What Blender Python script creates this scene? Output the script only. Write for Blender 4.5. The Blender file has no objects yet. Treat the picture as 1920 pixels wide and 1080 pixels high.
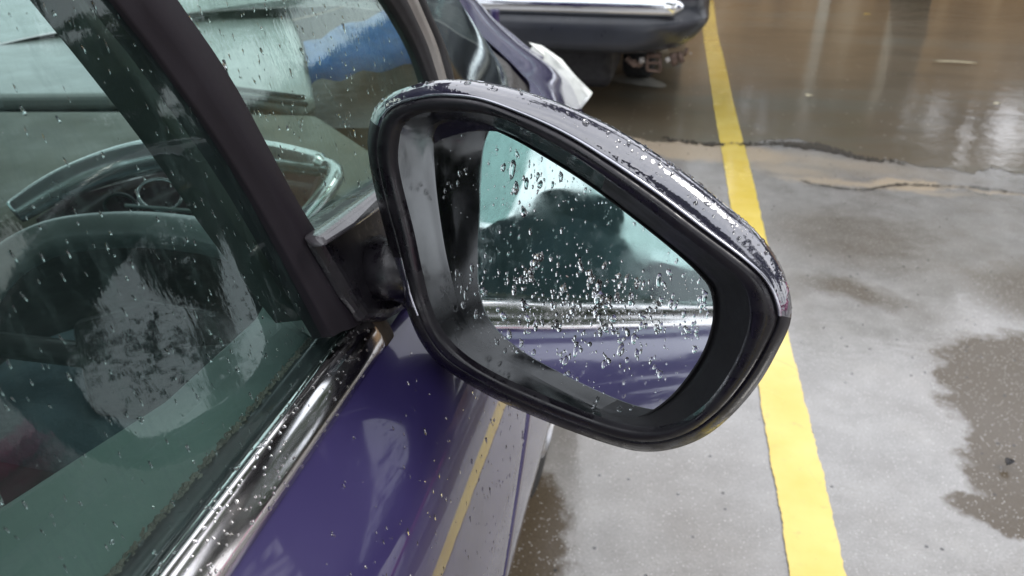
import bpy, math, random
import numpy as np
from mathutils import Vector, Matrix
random.seed(7); rng = np.random.default_rng(7)
S = bpy.context.scene
COL = S.collection
R = math.radians

# ------------------------------------------------------------------ camera
F = 1400.0; CX, CY = 960.0, 540.0
PITCH, YAW = R(28.1468), R(11.9831)
hh = np.array([0, -math.sin(PITCH), math.cos(PITCH)])
UPC = np.array([0, -math.cos(PITCH), -math.sin(PITCH)])
RC = math.cos(YAW)*np.array([1, 0, 0]) - math.sin(YAW)*hh
FC = math.sin(YAW)*np.array([1, 0, 0]) + math.cos(YAW)*hh
M = np.array([RC, FC, UPC])                     # world = M @ camera(x right, y down, z ahead)
CAM = np.array([0, 0, 1.30])
cam = bpy.data.objects.new('camera', bpy.data.cameras.new('camera')); COL.objects.link(cam)
cx_, cy_, cz_ = M @ np.array([1, 0, 0]), M @ np.array([0, -1, 0]), M @ np.array([0, 0, -1])
mw = Matrix.Identity(4)
for i in range(3):
    mw[i][0] = cx_[i]; mw[i][1] = cy_[i]; mw[i][2] = cz_[i]; mw[i][3] = CAM[i]
cam.matrix_world = mw
cam.data.sensor_width = 36; cam.data.lens = F/1920*36
cam.data.clip_start = 0.02; cam.data.clip_end = 600
cam.data.dof.use_dof = True; cam.data.dof.focus_distance = 0.47; cam.data.dof.aperture_fstop = 12.0
S.camera = cam

# ------------------------------------------------------------------ sky, sun, exposure
W = bpy.data.worlds.new('World'); S.world = W; W.use_nodes = True
nt = W.node_tree; nt.nodes.clear()
sky = nt.nodes.new('ShaderNodeTexSky'); sky.sky_type = 'NISHITA'; sky.sun_disc = False
SUN_EL, SUN_AZ = R(52), R(75)
sky.sun_elevation = SUN_EL; sky.sun_rotation = SUN_AZ
bg = nt.nodes.new('ShaderNodeBackground'); bg.inputs[1].default_value = 0.115
tc = nt.nodes.new('ShaderNodeTexCoord'); nz = nt.nodes.new('ShaderNodeTexNoise')
nz.inputs['Scale'].default_value = 2.4; nz.inputs['Detail'].default_value = 4
cr = nt.nodes.new('ShaderNodeValToRGB')
cr.color_ramp.elements[0].position = .3; cr.color_ramp.elements[0].color = (8.2, 8.5, 9.2, 1)
cr.color_ramp.elements[1].position = .7; cr.color_ramp.elements[1].color = (12.5, 12.6, 13.0, 1)
mx = nt.nodes.new('ShaderNodeMixRGB'); mx.inputs[0].default_value = .86
out = nt.nodes.new('ShaderNodeOutputWorld')
L = nt.links.new
L(tc.outputs['Generated'], nz.inputs['Vector']); L(nz.outputs['Fac'], cr.inputs[0])
L(sky.outputs[0], mx.inputs[1]); L(cr.outputs[0], mx.inputs[2]); L(mx.outputs[0], bg.inputs[0]); L(bg.outputs[0], out.inputs[0])
sl = bpy.data.lights.new('sun', 'SUN'); sl.energy = 0.8; sl.angle = R(16); sl.color = (1, .96, .9)
so = bpy.data.objects.new('sun', sl); COL.objects.link(so)
sd = Vector((math.cos(SUN_EL)*math.sin(SUN_AZ), math.cos(SUN_EL)*math.cos(SUN_AZ), math.sin(SUN_EL)))
so.rotation_euler = sd.to_track_quat('Z', 'Y').to_euler()
S.view_settings.view_transform = 'Standard'; S.view_settings.look = 'None'
S.view_settings.exposure = 0.75; S.view_settings.gamma = 1; S.view_settings.use_curve_mapping = False
S.render.engine = 'CYCLES'
S.cycles.max_bounces = 12; S.cycles.transparent_max_bounces = 16; S.cycles.transmission_bounces = 8

# ------------------------------------------------------------------ geometry helpers
def ray(x, y): return M @ np.array([(x-CX)/F, (y-CY)/F, 1.0])
def on(x, y, P, n):
    d = ray(x, y); P = np.asarray(P, float); n = np.asarray(n, float)
    return CAM + d*(((P-CAM)@n)/(d@n))
def onz(x, y, z): return on(x, y, (0, 0, z), (0, 0, 1))
def ony(x, y, Y): return on(x, y, (0, Y, 0), (0, 1, 0))
def onx(x, y, X): return on(x, y, (X, 0, 0), (1, 0, 0))
def unit(v): v = np.asarray(v, float); return v/np.linalg.norm(v)

def mk(name, V, Fs, mat, parent=None, smooth=True):
    me = bpy.data.meshes.new(name)
    me.from_pydata([tuple(map(float, v)) for v in V], [], [tuple(f) for f in Fs]); me.update()
    if smooth: me.polygons.foreach_set('use_smooth', [True]*len(me.polygons))
    o = bpy.data.objects.new(name, me); COL.objects.link(o)
    if mat: me.materials.append(mat)
    if parent: o.parent = parent
    return o
def tag(o, label=None, cat=None, group=None, kind=None):
    for k, v in (('label', label), ('category', cat), ('group', group), ('kind', kind)):
        if v: o[k] = v
    return o
def empty(name, label=None, cat=None, group=None, loc=(0, 0, 0)):
    o = bpy.data.objects.new(name, None); COL.objects.link(o); o.location = loc
    o.empty_display_size = .1
    return tag(o, label, cat, group)
def mod_bevel(o, w, seg=3, ang=40):
    m = o.modifiers.new('bevel', 'BEVEL'); m.width = w; m.segments = seg; m.limit_method = 'ANGLE'; m.angle_limit = R(ang)
    m.harden_normals = False
    return o
def loft(loops, closed=True, capa=False, capb=False, flip=False):
    n = len(loops[0]); V = [p for l in loops for p in l]; Fs = []
    for i in range(len(loops)-1):
        for j in range(n if closed else n-1):
            k = (j+1) % n
            f = (i*n+j, i*n+k, (i+1)*n+k, (i+1)*n+j)
            Fs.append(f[::-1] if flip else f)
    if capa: Fs.append(tuple(range(n))[::-1])
    if capb: Fs.append(tuple(range((len(loops)-1)*n, len(loops)*n)))
    return V, Fs
def catmull(P, n, closed=False):
    P = [np.asarray(p, float) for p in P]; m = len(P); out = []
    segs = m if closed else m-1
    for s in range(n):
        t = s/n*segs if closed else s/(n-1)*segs
        i = min(int(t), segs-1); u = t-i
        g = (lambda k: P[k % m]) if closed else (lambda k: P[min(max(k, 0), m-1)])
        a, b, c, d = g(i-1), g(i), g(i+1), g(i+2)
        out.append(.5*((2*b)+(-a+c)*u+(2*a-5*b+4*c-d)*u*u+(-a+3*b-3*c+d)*u**3))
    return out
def tube(path, r, seg=10, taper=None):
    path = [np.asarray(p, float) for p in path]; loops = []
    up = np.array([0, 0, 1.])
    for i, p in enumerate(path):
        t = unit(path[min(i+1, len(path)-1)]-path[max(i-1, 0)])
        a = np.cross(t, up)
        if np.linalg.norm(a) < 1e-3: a = np.array([1., 0, 0])
        a = unit(a); b = np.cross(a, t)
        rr = r if taper is None else r*taper[i]
        loops.append([p+rr*(math.cos(q)*a+math.sin(q)*b) for q in np.linspace(0, 2*math.pi, seg, endpoint=False)])
    return loft(loops, True, True, True)
def slab(poly, n, th):
    """closed prism: polygon (world points) pushed th along -n"""
    n = unit(n); A = [np.asarray(p, float) for p in poly]; B = [p-n*th for p in A]; m = len(A)
    V = A+B; Fs = [tuple(range(m)), tuple(range(2*m-1, m-1, -1))]
    for i in range(m):
        j = (i+1) % m; Fs.append((i, m+i, m+j, j))
    return V, Fs
def box(c, s):
    c = np.array(c, float); s = np.array(s, float)/2
    V = [c+s*np.array(k) for k in ((-1,-1,-1),(1,-1,-1),(1,1,-1),(-1,1,-1),(-1,-1,1),(1,-1,1),(1,1,1),(-1,1,1))]
    return V, [(0,3,2,1),(4,5,6,7),(0,1,5,4),(1,2,6,5),(2,3,7,6),(3,0,4,7)]
def join(parts):
    V = []; Fs = []
    for v, f in parts:
        k = len(V); V += list(v); Fs += [tuple(i+k for i in q) for q in f]
    return V, Fs
def spl(zs, xs):
    zs = np.array(zs, float); xs = np.array(xs, float); n = len(zs); A = np.zeros((n, n)); b = np.zeros(n); h = np.diff(zs)
    A[0, 0] = A[-1, -1] = 1
    for i in range(1, n-1):
        A[i, i-1] = h[i-1]; A[i, i] = 2*(h[i-1]+h[i]); A[i, i+1] = h[i]; b[i] = 6*((xs[i+1]-xs[i])/h[i]-(xs[i]-xs[i-1])/h[i-1])
    m = np.linalg.solve(A, b)
    def f(z):
        i = int(np.clip(np.searchsorted(zs, z)-1, 0, n-2)); t = z-zs[i]; H = h[i]
        return xs[i]+((xs[i+1]-xs[i])/H-H*(2*m[i]+m[i+1])/6)*t+m[i]/2*t*t+(m[i+1]-m[i])/(6*H)*t**3
    return f
def drops(name, pts, mat, parent, seg=8):
    """water beads: pts = (position, normal, radius, stretch vector or None)"""
    V = []; Fs = []
    for p, n, r, st in pts:
        n = unit(n); a = unit(np.cross(n, [0.31, .2, .93])); b = np.cross(n, a)
        ph = random.random()*6
        sc = [random.uniform(.75, 1.25) for _ in range(3)]
        k = len(V)
        for rr, hgt in ((1.0, -.12), (.86, .26), (.5, .46)):
            for s in range(seg):
                q = s/seg*6.2832
                w = 1+.16*math.sin(2*q+ph)+.10*math.sin(3*q+ph*2)
                d = (math.cos(q)*a*sc[0]+math.sin(q)*b*sc[1])*r*rr*w
                if st is not None: d = d+st*(d@unit(st))/r*.9
                V.append(p+d+n*hgt*r*.9)
        V.append(p+n*r*.47)
        for l in range(2):
            for s in range(seg):
                t = (s+1) % seg; Fs.append((k+l*seg+s, k+l*seg+t, k+(l+1)*seg+t, k+(l+1)*seg+s))
        for s in range(seg): Fs.append((k+2*seg+s, k+2*seg+(s+1) % seg, k+3*seg))
        Fs.append(tuple(k+s for s in range(seg))[::-1])
    return tag(mk(name, V, Fs, mat, parent), kind='stuff')

# ------------------------------------------------------------------ material helpers
class NT:
    def __init__(s, name):
        s.m = bpy.data.materials.new(name); s.m.use_nodes = True; s.t = s.m.node_tree
        s.b = s.t.nodes['Principled BSDF']; s.out = s.t.nodes['Material Output']
        s.tc = s.n('ShaderNodeTexCoord')
    def n(s, typ, **k):
        o = s.t.nodes.new(typ)
        for a, v in k.items(): setattr(o, a, v)
        return o
    def l(s, a, b): s.t.links.new(a, b)
    def noise(s, scale, detail=4, rough=.55, vec=None, stretch=None):
        o = s.n('ShaderNodeTexNoise'); o.inputs['Scale'].default_value = scale; o.inputs['Detail'].default_value = detail
        o.inputs['Roughness'].default_value = rough
        v = vec or s.tc.outputs['Object']
        if stretch:
            mp = s.n('ShaderNodeMapping'); mp.inputs['Scale'].default_value = stretch; s.l(v, mp.inputs[0]); v = mp.outputs[0]
        s.l(v, o.inputs['Vector']); return o.outputs['Fac']
    def ramp(s, fac, stops):
        o = s.n('ShaderNodeValToRGB'); e = o.color_ramp.elements
        while len(e) < len(stops): e.new(.5)
        for k, (p, c) in enumerate(stops):
            e[k].position = p; e[k].color = (c, c, c, 1) if isinstance(c, (int, float)) else (*c, 1)
        s.l(fac, o.inputs[0]); return o.outputs[0]
    def mix(s, fac, a, b):
        o = s.n('ShaderNodeMixRGB')
        for k, v in ((0, fac), (1, a), (2, b)):
            if isinstance(v, (int, float)): o.inputs[k].default_value = v if k == 0 else (v, v, v, 1)
            elif isinstance(v, tuple): o.inputs[k].default_value = (*v, 1)
            else: s.l(v, o.inputs[k])
        return o.outputs[0]
    def math(s, op, a, b=0.):
        o = s.n('ShaderNodeMath', operation=op)
        for k, v in ((0, a), (1, b)):
            if isinstance(v, (int, float)): o.inputs[k].default_value = v
            else: s.l(v, o.inputs[k])
        return o.outputs[0]
    def vor(s, scale, feature='F1', vec=None, out='Distance'):
        o = s.n('ShaderNodeTexVoronoi', feature=feature); o.inputs['Scale'].default_value = scale
        s.l(vec or s.tc.outputs['Object'], o.inputs['Vector']); return o
    def bump(s, h, strength=.3, dist=.01, prev=None):
        o = s.n('ShaderNodeBump'); o.inputs['Strength'].default_value = strength; o.inputs['Distance'].default_value = dist
        s.l(h, o.inputs['Height'])
        if prev: s.l(prev, o.inputs['Normal'])
        return o.outputs[0]
    def set(s, **k):
        for a, v in k.items():
            i = s.b.inputs[a.replace('_', ' ')]
            if isinstance(v, tuple): i.default_value = (*v, 1)
            elif isinstance(v, (int, float)): i.default_value = v
            else: s.l(v, i)
        return s
def simple(name, col, rough=.5, metal=0., coat=0., var=.25, vs=12, bumps=0.15, bs=60, bd=.002, coat_rough=.03, wet=0.):
    t = NT(name)
    c = t.ramp(t.noise(vs, 5), [(.25, tuple(x*(1-var) for x in col)), (.75, tuple(min(1, x*(1+var)) for x in col))])
    rn = t.ramp(t.noise(vs*2.3, 5), [(.3, max(.02, rough*.7)), (.7, min(1, rough*1.3))])
    t.set(Base_Color=c, Roughness=rn, Metallic=metal)
    if coat: t.set(Coat_Weight=coat, Coat_Roughness=coat_rough)
    if bumps: t.set(Normal=t.bump(t.noise(bs, 4), bumps, bd))
    return t.m

# --- paints and plastics
t = NT('purple_paint')
flake = t.noise(900, 2); big = t.noise(3, 4)
t.set(Base_Color=t.ramp(big, [(.3, (.024, .019, .080)), (.7, (.033, .024, .100))]), Roughness=.42, Metallic=.15, Coat_Weight=1., Coat_IOR=1.42, Specular_IOR_Level=.3)
t.set(Coat_Roughness=t.ramp(t.noise(9, 6, .6, stretch=(1, .4, 2.2)), [(.42, .02), (.75, .16)]))
t.set(Normal=t.bump(t.noise(160, 2), .10, .0006)); 
cn = t.bump(t.noise(14, 3), .04, .002); t.l(cn, t.b.inputs['Coat Normal'])
PAINT = t.m
t = NT('wet_cap_paint')
h = t.vor(230); hh_ = t.ramp(h.outputs['Distance'], [(0., 1.), (.5, .0)])
msk = t.ramp(t.noise(24, 3), [(.45, 0.), (.6, 1.)])
hm = t.math('MULTIPLY', hh_, msk)
hw = t.math('ADD', hm, t.math('MULTIPLY', t.noise(70, 3, .6, stretch=(1, 1, 1.6)), 1.6))
t.set(Base_Color=(.03, .028, .05), Metallic=.0, Roughness=.12, IOR=1.5, Coat_Weight=1., Coat_IOR=2.5, Coat_Roughness=.012)
b_ = t.bump(hw, .16, .0016); t.set(Normal=b_); t.l(b_, t.b.inputs['Coat Normal'])
CAPM = t.m
t = NT('wet_black_plastic')
n1 = t.noise(34, 6, .65); n2 = t.noise(120, 3)
film = t.ramp(n1, [(.42, .14), (.54, .55)])
t.set(Base_Color=t.ramp(n2, [(.3, (.006, .005, .008)), (.7, (.014, .012, .016))]), Roughness=film, Coat_Weight=.2, Coat_Roughness=.2, IOR=1.45)
t.set(Normal=t.bump(n1, .25, .002))
BLACK = t.m
t = NT('gloss_black_inner')
n1 = t.noise(18, 6, .62)
t.set(Base_Color=(.006, .006, .008), Roughness=t.ramp(n1, [(.42, .09), (.62, .28)]), IOR=1.5)
t.set(Coat_Weight=.0, Specular_IOR_Level=.36, Normal=t.bump(n1, .06, .002))
INNER = t.m
MATTE = simple('matte_black_rubber', (.012, .011, .013), .62, bumps=.3, bs=300, bd=.0008)
FRAMEM = simple('satin_black_frame', (.012, .009, .013), .55, coat=.0, coat_rough=.3, var=.2, vs=8, bumps=.12, bs=500, bd=.0004)
t = NT('chrome_trim')
dirt = t.ramp(t.noise(70, 5, .65, stretch=(1, .22, 1)), [(.50, 0.), (.72, .7)])
t.set(Base_Color=t.mix(dirt, (.78, .76, .76), (.46, .42, .38)), Metallic=1., Roughness=t.mix(dirt, .13, .30))
t.set(Normal=t.bump(t.noise(150, 2), .03, .0006))
CHROME = t.m
CHROME2 = simple('bumper_chrome', (.85, .87, .9), .08, metal=1., var=.05, vs=3, bumps=.1, bs=5, bd=.01)
FRAMEM.node_tree.nodes['Principled BSDF'].inputs['Specular IOR Level'].default_value = .28
SUVBLACK = simple('dark_bumper_plastic', (.017, .020, .028), .36, coat=.35, coat_rough=.22, var=.3, vs=5, bumps=.15, bs=120, bd=.001)
SUVPAINT = simple('dark_car_paint', (.02, .022, .03), .3, coat=1., var=.1)
RUST = simple('rusty_steel', (.12, .08, .062), .8, var=.5, vs=30, bumps=.6, bs=60, bd=.006)
PALEMET = simple('grey_plastic_clip', (.35, .33, .31), .6)
TYRE = simple('tyre_rubber', (.015, .015, .016), .75, bumps=.4, bs=80, bd=.003)
ALLOY = simple('alloy_wheel', (.5, .5, .52), .3, metal=.9, var=.1)
COWL = simple('cowl_plastic', (.040, .036, .034), .55, var=.2, vs=10, bumps=.3, bs=400, bd=.0006)
RUBB = simple('worn_grey_rubber', (.20, .185, .17), .5, var=.25, vs=30, bumps=.3, bs=200, bd=.001, coat=.3, coat_rough=.2)
PLATE = simple('white_plate', (.7, .7, .68), .4)
# --- glass
def thin_glass(name, tint, spec=.0, bs=90, bstr=.2, streak=True, rough=.02, haze=0., hazecol=(.5, .6, .56)):
    t = NT(name)
    tr = t.n('ShaderNodeBsdfTransparent'); tr.inputs[0].default_value = (*tint, 1)
    gl = t.n('ShaderNodeBsdfGlossy'); gl.inputs['Roughness'].default_value = rough; gl.inputs[0].default_value = (.9, 1, .97, 1)
    fr = t.n('ShaderNodeFresnel'); gm = t.n('ShaderNodeNewGeometry'); t.l(t.math('SUBTRACT', 1.5, t.math('MULTIPLY', gm.outputs['Backfacing'], .8333)), fr.inputs[0])
    st = t.noise(bs, 4, .6, stretch=(1, 1, .22)) if streak else t.noise(bs, 3)
    bp = t.bump(st, bstr, .002); t.l(bp, gl.inputs['Normal'])
    f = t.math('ADD', fr.outputs[0], spec)
    mxs = t.n('ShaderNodeMixShader'); t.l(f, mxs.inputs[0]); t.l(tr.outputs[0], mxs.inputs[1]); t.l(gl.outputs[0], mxs.inputs[2])
    last = mxs.outputs[0]
    if haze:
        df = t.n('ShaderNodeBsdfTranslucent'); df.inputs[0].default_value = (*hazecol, 1)
        d2 = t.n('ShaderNodeBsdfDiffuse'); d2.inputs[0].default_value = (*hazecol, 1)
        ad = t.n('ShaderNodeMixShader'); ad.inputs[0].default_value = .5; t.l(df.outputs[0], ad.inputs[1]); t.l(d2.outputs[0], ad.inputs[2])
        hz = t.math('ADD', t.ramp(t.noise(26, 5, .6, stretch=(1, 1, .3)), [(.3, haze*.2), (.75, haze*.8)]), t.ramp(t.noise(95, 6, .7, stretch=(1, 1, .16)), [(.5, 0.), (.75, haze*1.3)]))
        m2 = t.n('ShaderNodeMixShader'); t.l(hz, m2.inputs[0]); t.l(last, m2.inputs[1]); t.l(ad.outputs[0], m2.inputs[2]); last = m2.outputs[0]
    t.l(last, t.out.inputs['Surface']); return t.m
GLASS = thin_glass('green_tinted_side_glass', (.60, .72, .70), bstr=.03, haze=.16, hazecol=(.13, .20, .19))
QGLASS = thin_glass('quarter_window_glass', (.76, .85, .82), bstr=.06, haze=.12, hazecol=(.14, .20, .18))
WGLASS = thin_glass('windscreen_glass', (.82, .92, .90), bstr=.04, haze=.03)
t = NT('mirror_silver'); t.set(Base_Color=(.86, .90, .92), Metallic=1., Roughness=.012)
sm = t.ramp(t.noise(45, 5, .6), [(.45, 0.), (.7, .08)]); t.set(Roughness=t.math('ADD', sm, .008))
MIRR = t.m
t = NT('rain_water'); t.set(Base_Color=(1, 1, 1), Roughness=0., IOR=1.333, Transmission_Weight=1.)
WATER = t.m
LAMP = NT('headlamp_lens'); LAMP.set(Base_Color=(.75, .77, .70), Roughness=.12, Coat_Weight=1., Coat_Roughness=.02, Normal=LAMP.bump(LAMP.noise(25, 2), .2, .01)); LAMP = LAMP.m
# --- interior
DASHPALE = simple('windscreen_lit_dash_vinyl', (.25, .26, .245), .45, var=.12, vs=6, bumps=.3, bs=180, bd=.001, coat=.5, coat_rough=.2)  # pale tone stands in for windscreen light on the dash top
DASHOLIVE = simple('olive_grey_dash', (.13, .13, .105), .6, var=.3, vs=4, bumps=.3, bs=180, bd=.001)
DASHDARK = simple('dark_dash_plastic', (.03, .032, .034), .45, var=.3)
CLUSTER = simple('maroon_reflection_panel', (.045, .018, .024), .3, coat=1., var=.5, vs=12)
SATIN = simple('satin_silver_trim', (.66, .70, .70), .22, metal=.8, var=.08, bumps=.2, bs=60)
LEATH = simple('wheel_grey_leather', (.16, .20, .19), .42, coat=.5, coat_rough=.25, var=.35, vs=9, bumps=.4, bs=200, bd=.001)
SEATM = simple('blue_grey_seat_cloth', (.07, .105, .125), .85, var=.5, vs=7, bumps=.5, bs=160, bd=.003)
TRIMG = simple('green_grey_door_trim', (.13, .19, .165), .65, var=.15, vs=7, bumps=.3, bs=260, bd=.0007)

# ------------------------------------------------------------------ ground
t = NT('wet_concrete')
g1 = t.noise(1.1, 6, .6); g2 = t.noise(7, 6, .65); g3 = t.noise(60, 4, .7)
col = t.ramp(g2, [(.25, (.225, .215, .20)), (.55, (.325, .314, .30)), (.8, (.40, .385, .365))])
brown = t.ramp(g1, [(.45, 0.), (.68, .6)])
col = t.mix(brown, col, (.150, .125, .095))
wob = t.n('ShaderNodeTexNoise'); wob.inputs['Scale'].default_value = 7.; wob.inputs['Detail'].default_value = 7; wob.inputs['Roughness'].default_value = .68
t.l(t.tc.outputs['Object'], wob.inputs['Vector'])
wv = t.n('ShaderNodeVectorMath', operation='SCALE'); wv.inputs[3].default_value = .26; t.l(wob.outputs['Color'], wv.inputs[0])
wa = t.n('ShaderNodeVectorMath', operation='ADD'); t.l(t.tc.outputs['Object'], wa.inputs[0]); t.l(wv.outputs[0], wa.inputs[1])
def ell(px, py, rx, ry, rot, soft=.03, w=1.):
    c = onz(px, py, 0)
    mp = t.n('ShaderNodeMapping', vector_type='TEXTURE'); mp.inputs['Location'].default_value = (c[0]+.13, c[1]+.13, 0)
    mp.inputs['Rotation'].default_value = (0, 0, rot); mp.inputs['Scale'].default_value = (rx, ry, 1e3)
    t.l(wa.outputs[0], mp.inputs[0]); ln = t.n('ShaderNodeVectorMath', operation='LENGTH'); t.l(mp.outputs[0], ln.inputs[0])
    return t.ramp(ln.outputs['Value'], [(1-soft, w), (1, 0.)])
def umax(l):
    o = l[0]
    for q in l[1:]: o = t.math('MAXIMUM', o, q)
    return o
tree_refl_ = umax([ell(2010, 780, .34, .46, .15, .12), ell(1990, 900, .24, .22, 0, .14), ell(2060, 985, .33, .12, 0, .12), ell(985, 1000, .11, .28, .1, .3), ell(1600, 545, .26, .12, -.35, .7, .8),
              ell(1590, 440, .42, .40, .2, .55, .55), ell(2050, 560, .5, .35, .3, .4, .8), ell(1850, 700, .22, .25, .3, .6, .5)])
silt_ = umax([ell(1270, 276, .85, .26, -.12, .4, .95), ell(1560, 306, .8, .22, -.2, .8, .55), ell(1480, 318, .35, .16, -.3, .7, .6), ell(1620, 347, .55, .07, -.1, .6, .8), ell(1700, 346, .22, .09, .1, .4, 1.), ell(1860, 360, .6, .03, -.12, .6, .7)])
col = t.mix(t.math('MULTIPLY', tree_refl_, .92), col, (.085, .062, .036))  # painted brown where the wet film reflects dark foliage instead of sky
col = t.mix(silt_, col, (.42, .345, .25))
v1 = t.vor(150); rnd = t.n('ShaderNodeSeparateColor'); t.l(v1.outputs['Color'], rnd.inputs[0])
dot = t.math('MULTIPLY', t.math('LESS_THAN', v1.outputs['Distance'], .24), t.math('GREATER_THAN', rnd.outputs[0], .86))
v2 = t.vor(38); rn2 = t.n('ShaderNodeSeparateColor'); t.l(v2.outputs['Color'], rn2.inputs[0])
pit = t.math('MULTIPLY', t.math('LESS_THAN', v2.outputs['Distance'], .17), t.math('GREATER_THAN', rn2.outputs[1], .93))
v3 = t.vor(190); rn3 = t.n('ShaderNodeSeparateColor'); t.l(v3.outputs['Color'], rn3.inputs[0])
dot3 = t.math('MULTIPLY', t.math('LESS_THAN', v3.outputs['Distance'], .3), t.math('GREATER_THAN', rn3.outputs[0], .86))
col = t.mix(dot3, col, (.42, .41, .40)); col = t.mix(dot, col, (.60, .585, .55)); col = t.mix(pit, col, (.04, .038, .035))
sp_ = t.ramp(t.noise(26, 3, .6), [(.70, 0.), (.76, .5)]); col = t.mix(sp_, col, (.14, .13, .12))
fine = t.ramp(t.noise(170, 5, .75), [(.25, .66), (.75, 1.22)])
mm = t.n('ShaderNodeMixRGB', blend_type='MULTIPLY'); mm.inputs[0].default_value = 1; t.l(col, mm.inputs[1]); t.l(fine, mm.inputs[2])
rough = t.ramp(t.noise(2.2, 5), [(.35, .10), (.65, .26)])
t.set(Base_Color=mm.outputs[0], Roughness=rough, Coat_Weight=t.math('SUBTRACT', 1., t.math('MULTIPLY', t.math('MAXIMUM', tree_refl_, silt_), .93)), Coat_IOR=1.55, Coat_Roughness=t.ramp(t.noise(5, 4), [(.35, .05), (.7, .2)]))
bh = t.math('ADD', t.math('MULTIPLY', g3, .5), t.math('MULTIPLY', dot, .9))
t.set(Normal=t.bump(bh, .5, .004)); cb = t.bump(t.noise(30, 3), .12, .004); t.l(cb, t.b.inputs['Coat Normal'])
CONC = t.m
n = 90
GV = []; GF = []
xs = np.concatenate([-np.geomspace(250, 3, 18), np.linspace(-2.8, 4, 40), np.geomspace(4.4, 250, 18)])
ys = np.concatenate([-np.geomspace(250, 2, 16), np.linspace(-1.8, 8, 60), np.geomspace(8.5, 250, 16)])
for y in ys:
    for x in xs:
        GV.append((x, y, 0))
for j in range(len(ys)-1):
    for i in range(len(xs)-1):
        a = j*len(xs)+i; GF.append((a, a+1, a+1+len(xs), a+len(xs)))
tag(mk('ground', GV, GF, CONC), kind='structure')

def sheet(name, outline, z, mat, kind='structure', jit=.0, sub=14):
    P = catmull([np.array([p[0], p[1]]) for p in outline], sub*len(outline), True)
    V = []
    for i, p in enumerate(P):
        j = np.array([random.gauss(0, jit), random.gauss(0, jit)]); V.append((p[0]+j[0], p[1]+j[1], z))
    return tag(mk(name, V, [tuple(range(len(V)))], mat, smooth=False), kind=kind)

# ponded water beyond the crack: olive-brown, still and shiny
t = NT('pond_water')
w1 = t.noise(.9, 5, .6, stretch=(.5, 1.6, 1)); w2 = t.noise(3.5, 5, .6)
pc = t.ramp(w1, [(.3, (.070, .062, .042)), (.5, (.135, .105, .066)), (.68, (.125, .125, .10))])
v1 = t.vor(22); rnd = t.n('ShaderNodeSeparateColor'); t.l(v1.outputs['Color'], rnd.inputs[0])
dot = t.math('MULTIPLY', t.math('LESS_THAN', v1.outputs['Distance'], .16), t.math('GREATER_THAN', rnd.outputs[0], .86))
pc = t.mix(dot, pc, (.45, .42, .36))
t.set(Base_Color=pc, Roughness=.35, Coat_Weight=1., Coat_IOR=1.4, Coat_Roughness=.07)
cb = t.bump(t.noise(6, 5, .6), .16, .02); t.l(cb, t.b.inputs['Coat Normal'])
POND = t.m
edge = [(1020, 262), (1130, 255), (1200, 262), (1300, 268), (1395, 271), (1450, 262), (1500, 268), (1560, 280), (1610, 296), (1700, 306), (1800, 316), (1920, 328), (2150, 360)]
ep = [onz(x, y, 0)[:2] for x, y in edge]
ep = [tuple(p+np.array([0, random.gauss(0, .0)])) for p in ep]
far = [(9, 3.2), (16, 8), (14, 16), (2, 17), (-9, 14), (-10, 7), (-5, 5.0), (-2.5, 4.9)]
P1 = catmull([np.array(p) for p in ep], 220)
V = [(p[0], p[1]+.05*math.sin(p[0]*9+1)*math.sin(p[0]*3.1)+.03*math.sin(p[0]*27)+random.gauss(0, .014), .002) for p in P1]+[(x, y, .002) for x, y in far]
tag(mk('puddle', V, [tuple(range(len(V)))], POND, smooth=False), kind='structure')

# tan silt rim
SILT = NT('tan_silt'); SILT.set(Base_Color=SILT.ramp(SILT.noise(14, 6, .7), [(.3, (.30, .24, .17)), (.7, (.45, .38, .28))]), Roughness=.5, Normal=SILT.bump(SILT.noise(60, 4), .5, .006)); SILT = SILT.m
def band(name, top, width, mat, z, jt=.012, n=160, kind='structure'):
    c = catmull([onz(x, y, 0) for x, y in top], n); w = catmull([np.array([a]) for a in width], n)
    V = []
    for i, p in enumerate(c):
        V.append((p[0], p[1]+w[i][0]/2+random.gauss(0, jt), z)); V.append((p[0], p[1]-w[i][0]/2+random.gauss(0, jt), z))
    Fs = [(2*i, 2*i+1, 2*i+3, 2*i+2) for i in range(n-1)]
    return tag(mk(name, V, Fs, mat, smooth=False), kind=kind)
CRACK = simple('dark_crack_grit', (.035, .028, .018), .9, var=.5, vs=60, bumps=.5, bs=90, bd=.01)  # dark grit lying along the crack
band('ground_crack', [(1240, 260), (1300, 268), (1400, 272), (1450, 270), (1490, 272), (1530, 277), (1570, 284), (1612, 296), (1660, 303), (1700, 310)], [.02, .03, .02, .03, .09, .12, .11, .07, .03, .01], CRACK, .0065, jt=.022)
band('ground_crack', [(1500, 340), (1560, 352), (1620, 357), (1680, 348), (1760, 350), (1840, 354), (1920, 366)], [.006, .012, .012, .02, .010, .012, .010], CRACK, .0065, jt=.006)

# pink block added out of view for pink reflections in chrome and mirror
kb = mk('pink_reflection_block', *box((4.4, -1.0, .07), (.45, 12, .14)), simple('pink_reflection_paint', (.62, .06, .22), .5, coat=.5, var=.15), smooth=False); tag(mod_bevel(kb, .02), kind='structure')
band('ground_crack', [(1352, 850), (1356, 900), (1353, 950), (1358, 1000), (1356, 1090)], [.003, .004, .003, .004, .004], simple('hairline_grey', (.20, .19, .18), .6), .004, jt=.0)
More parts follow.
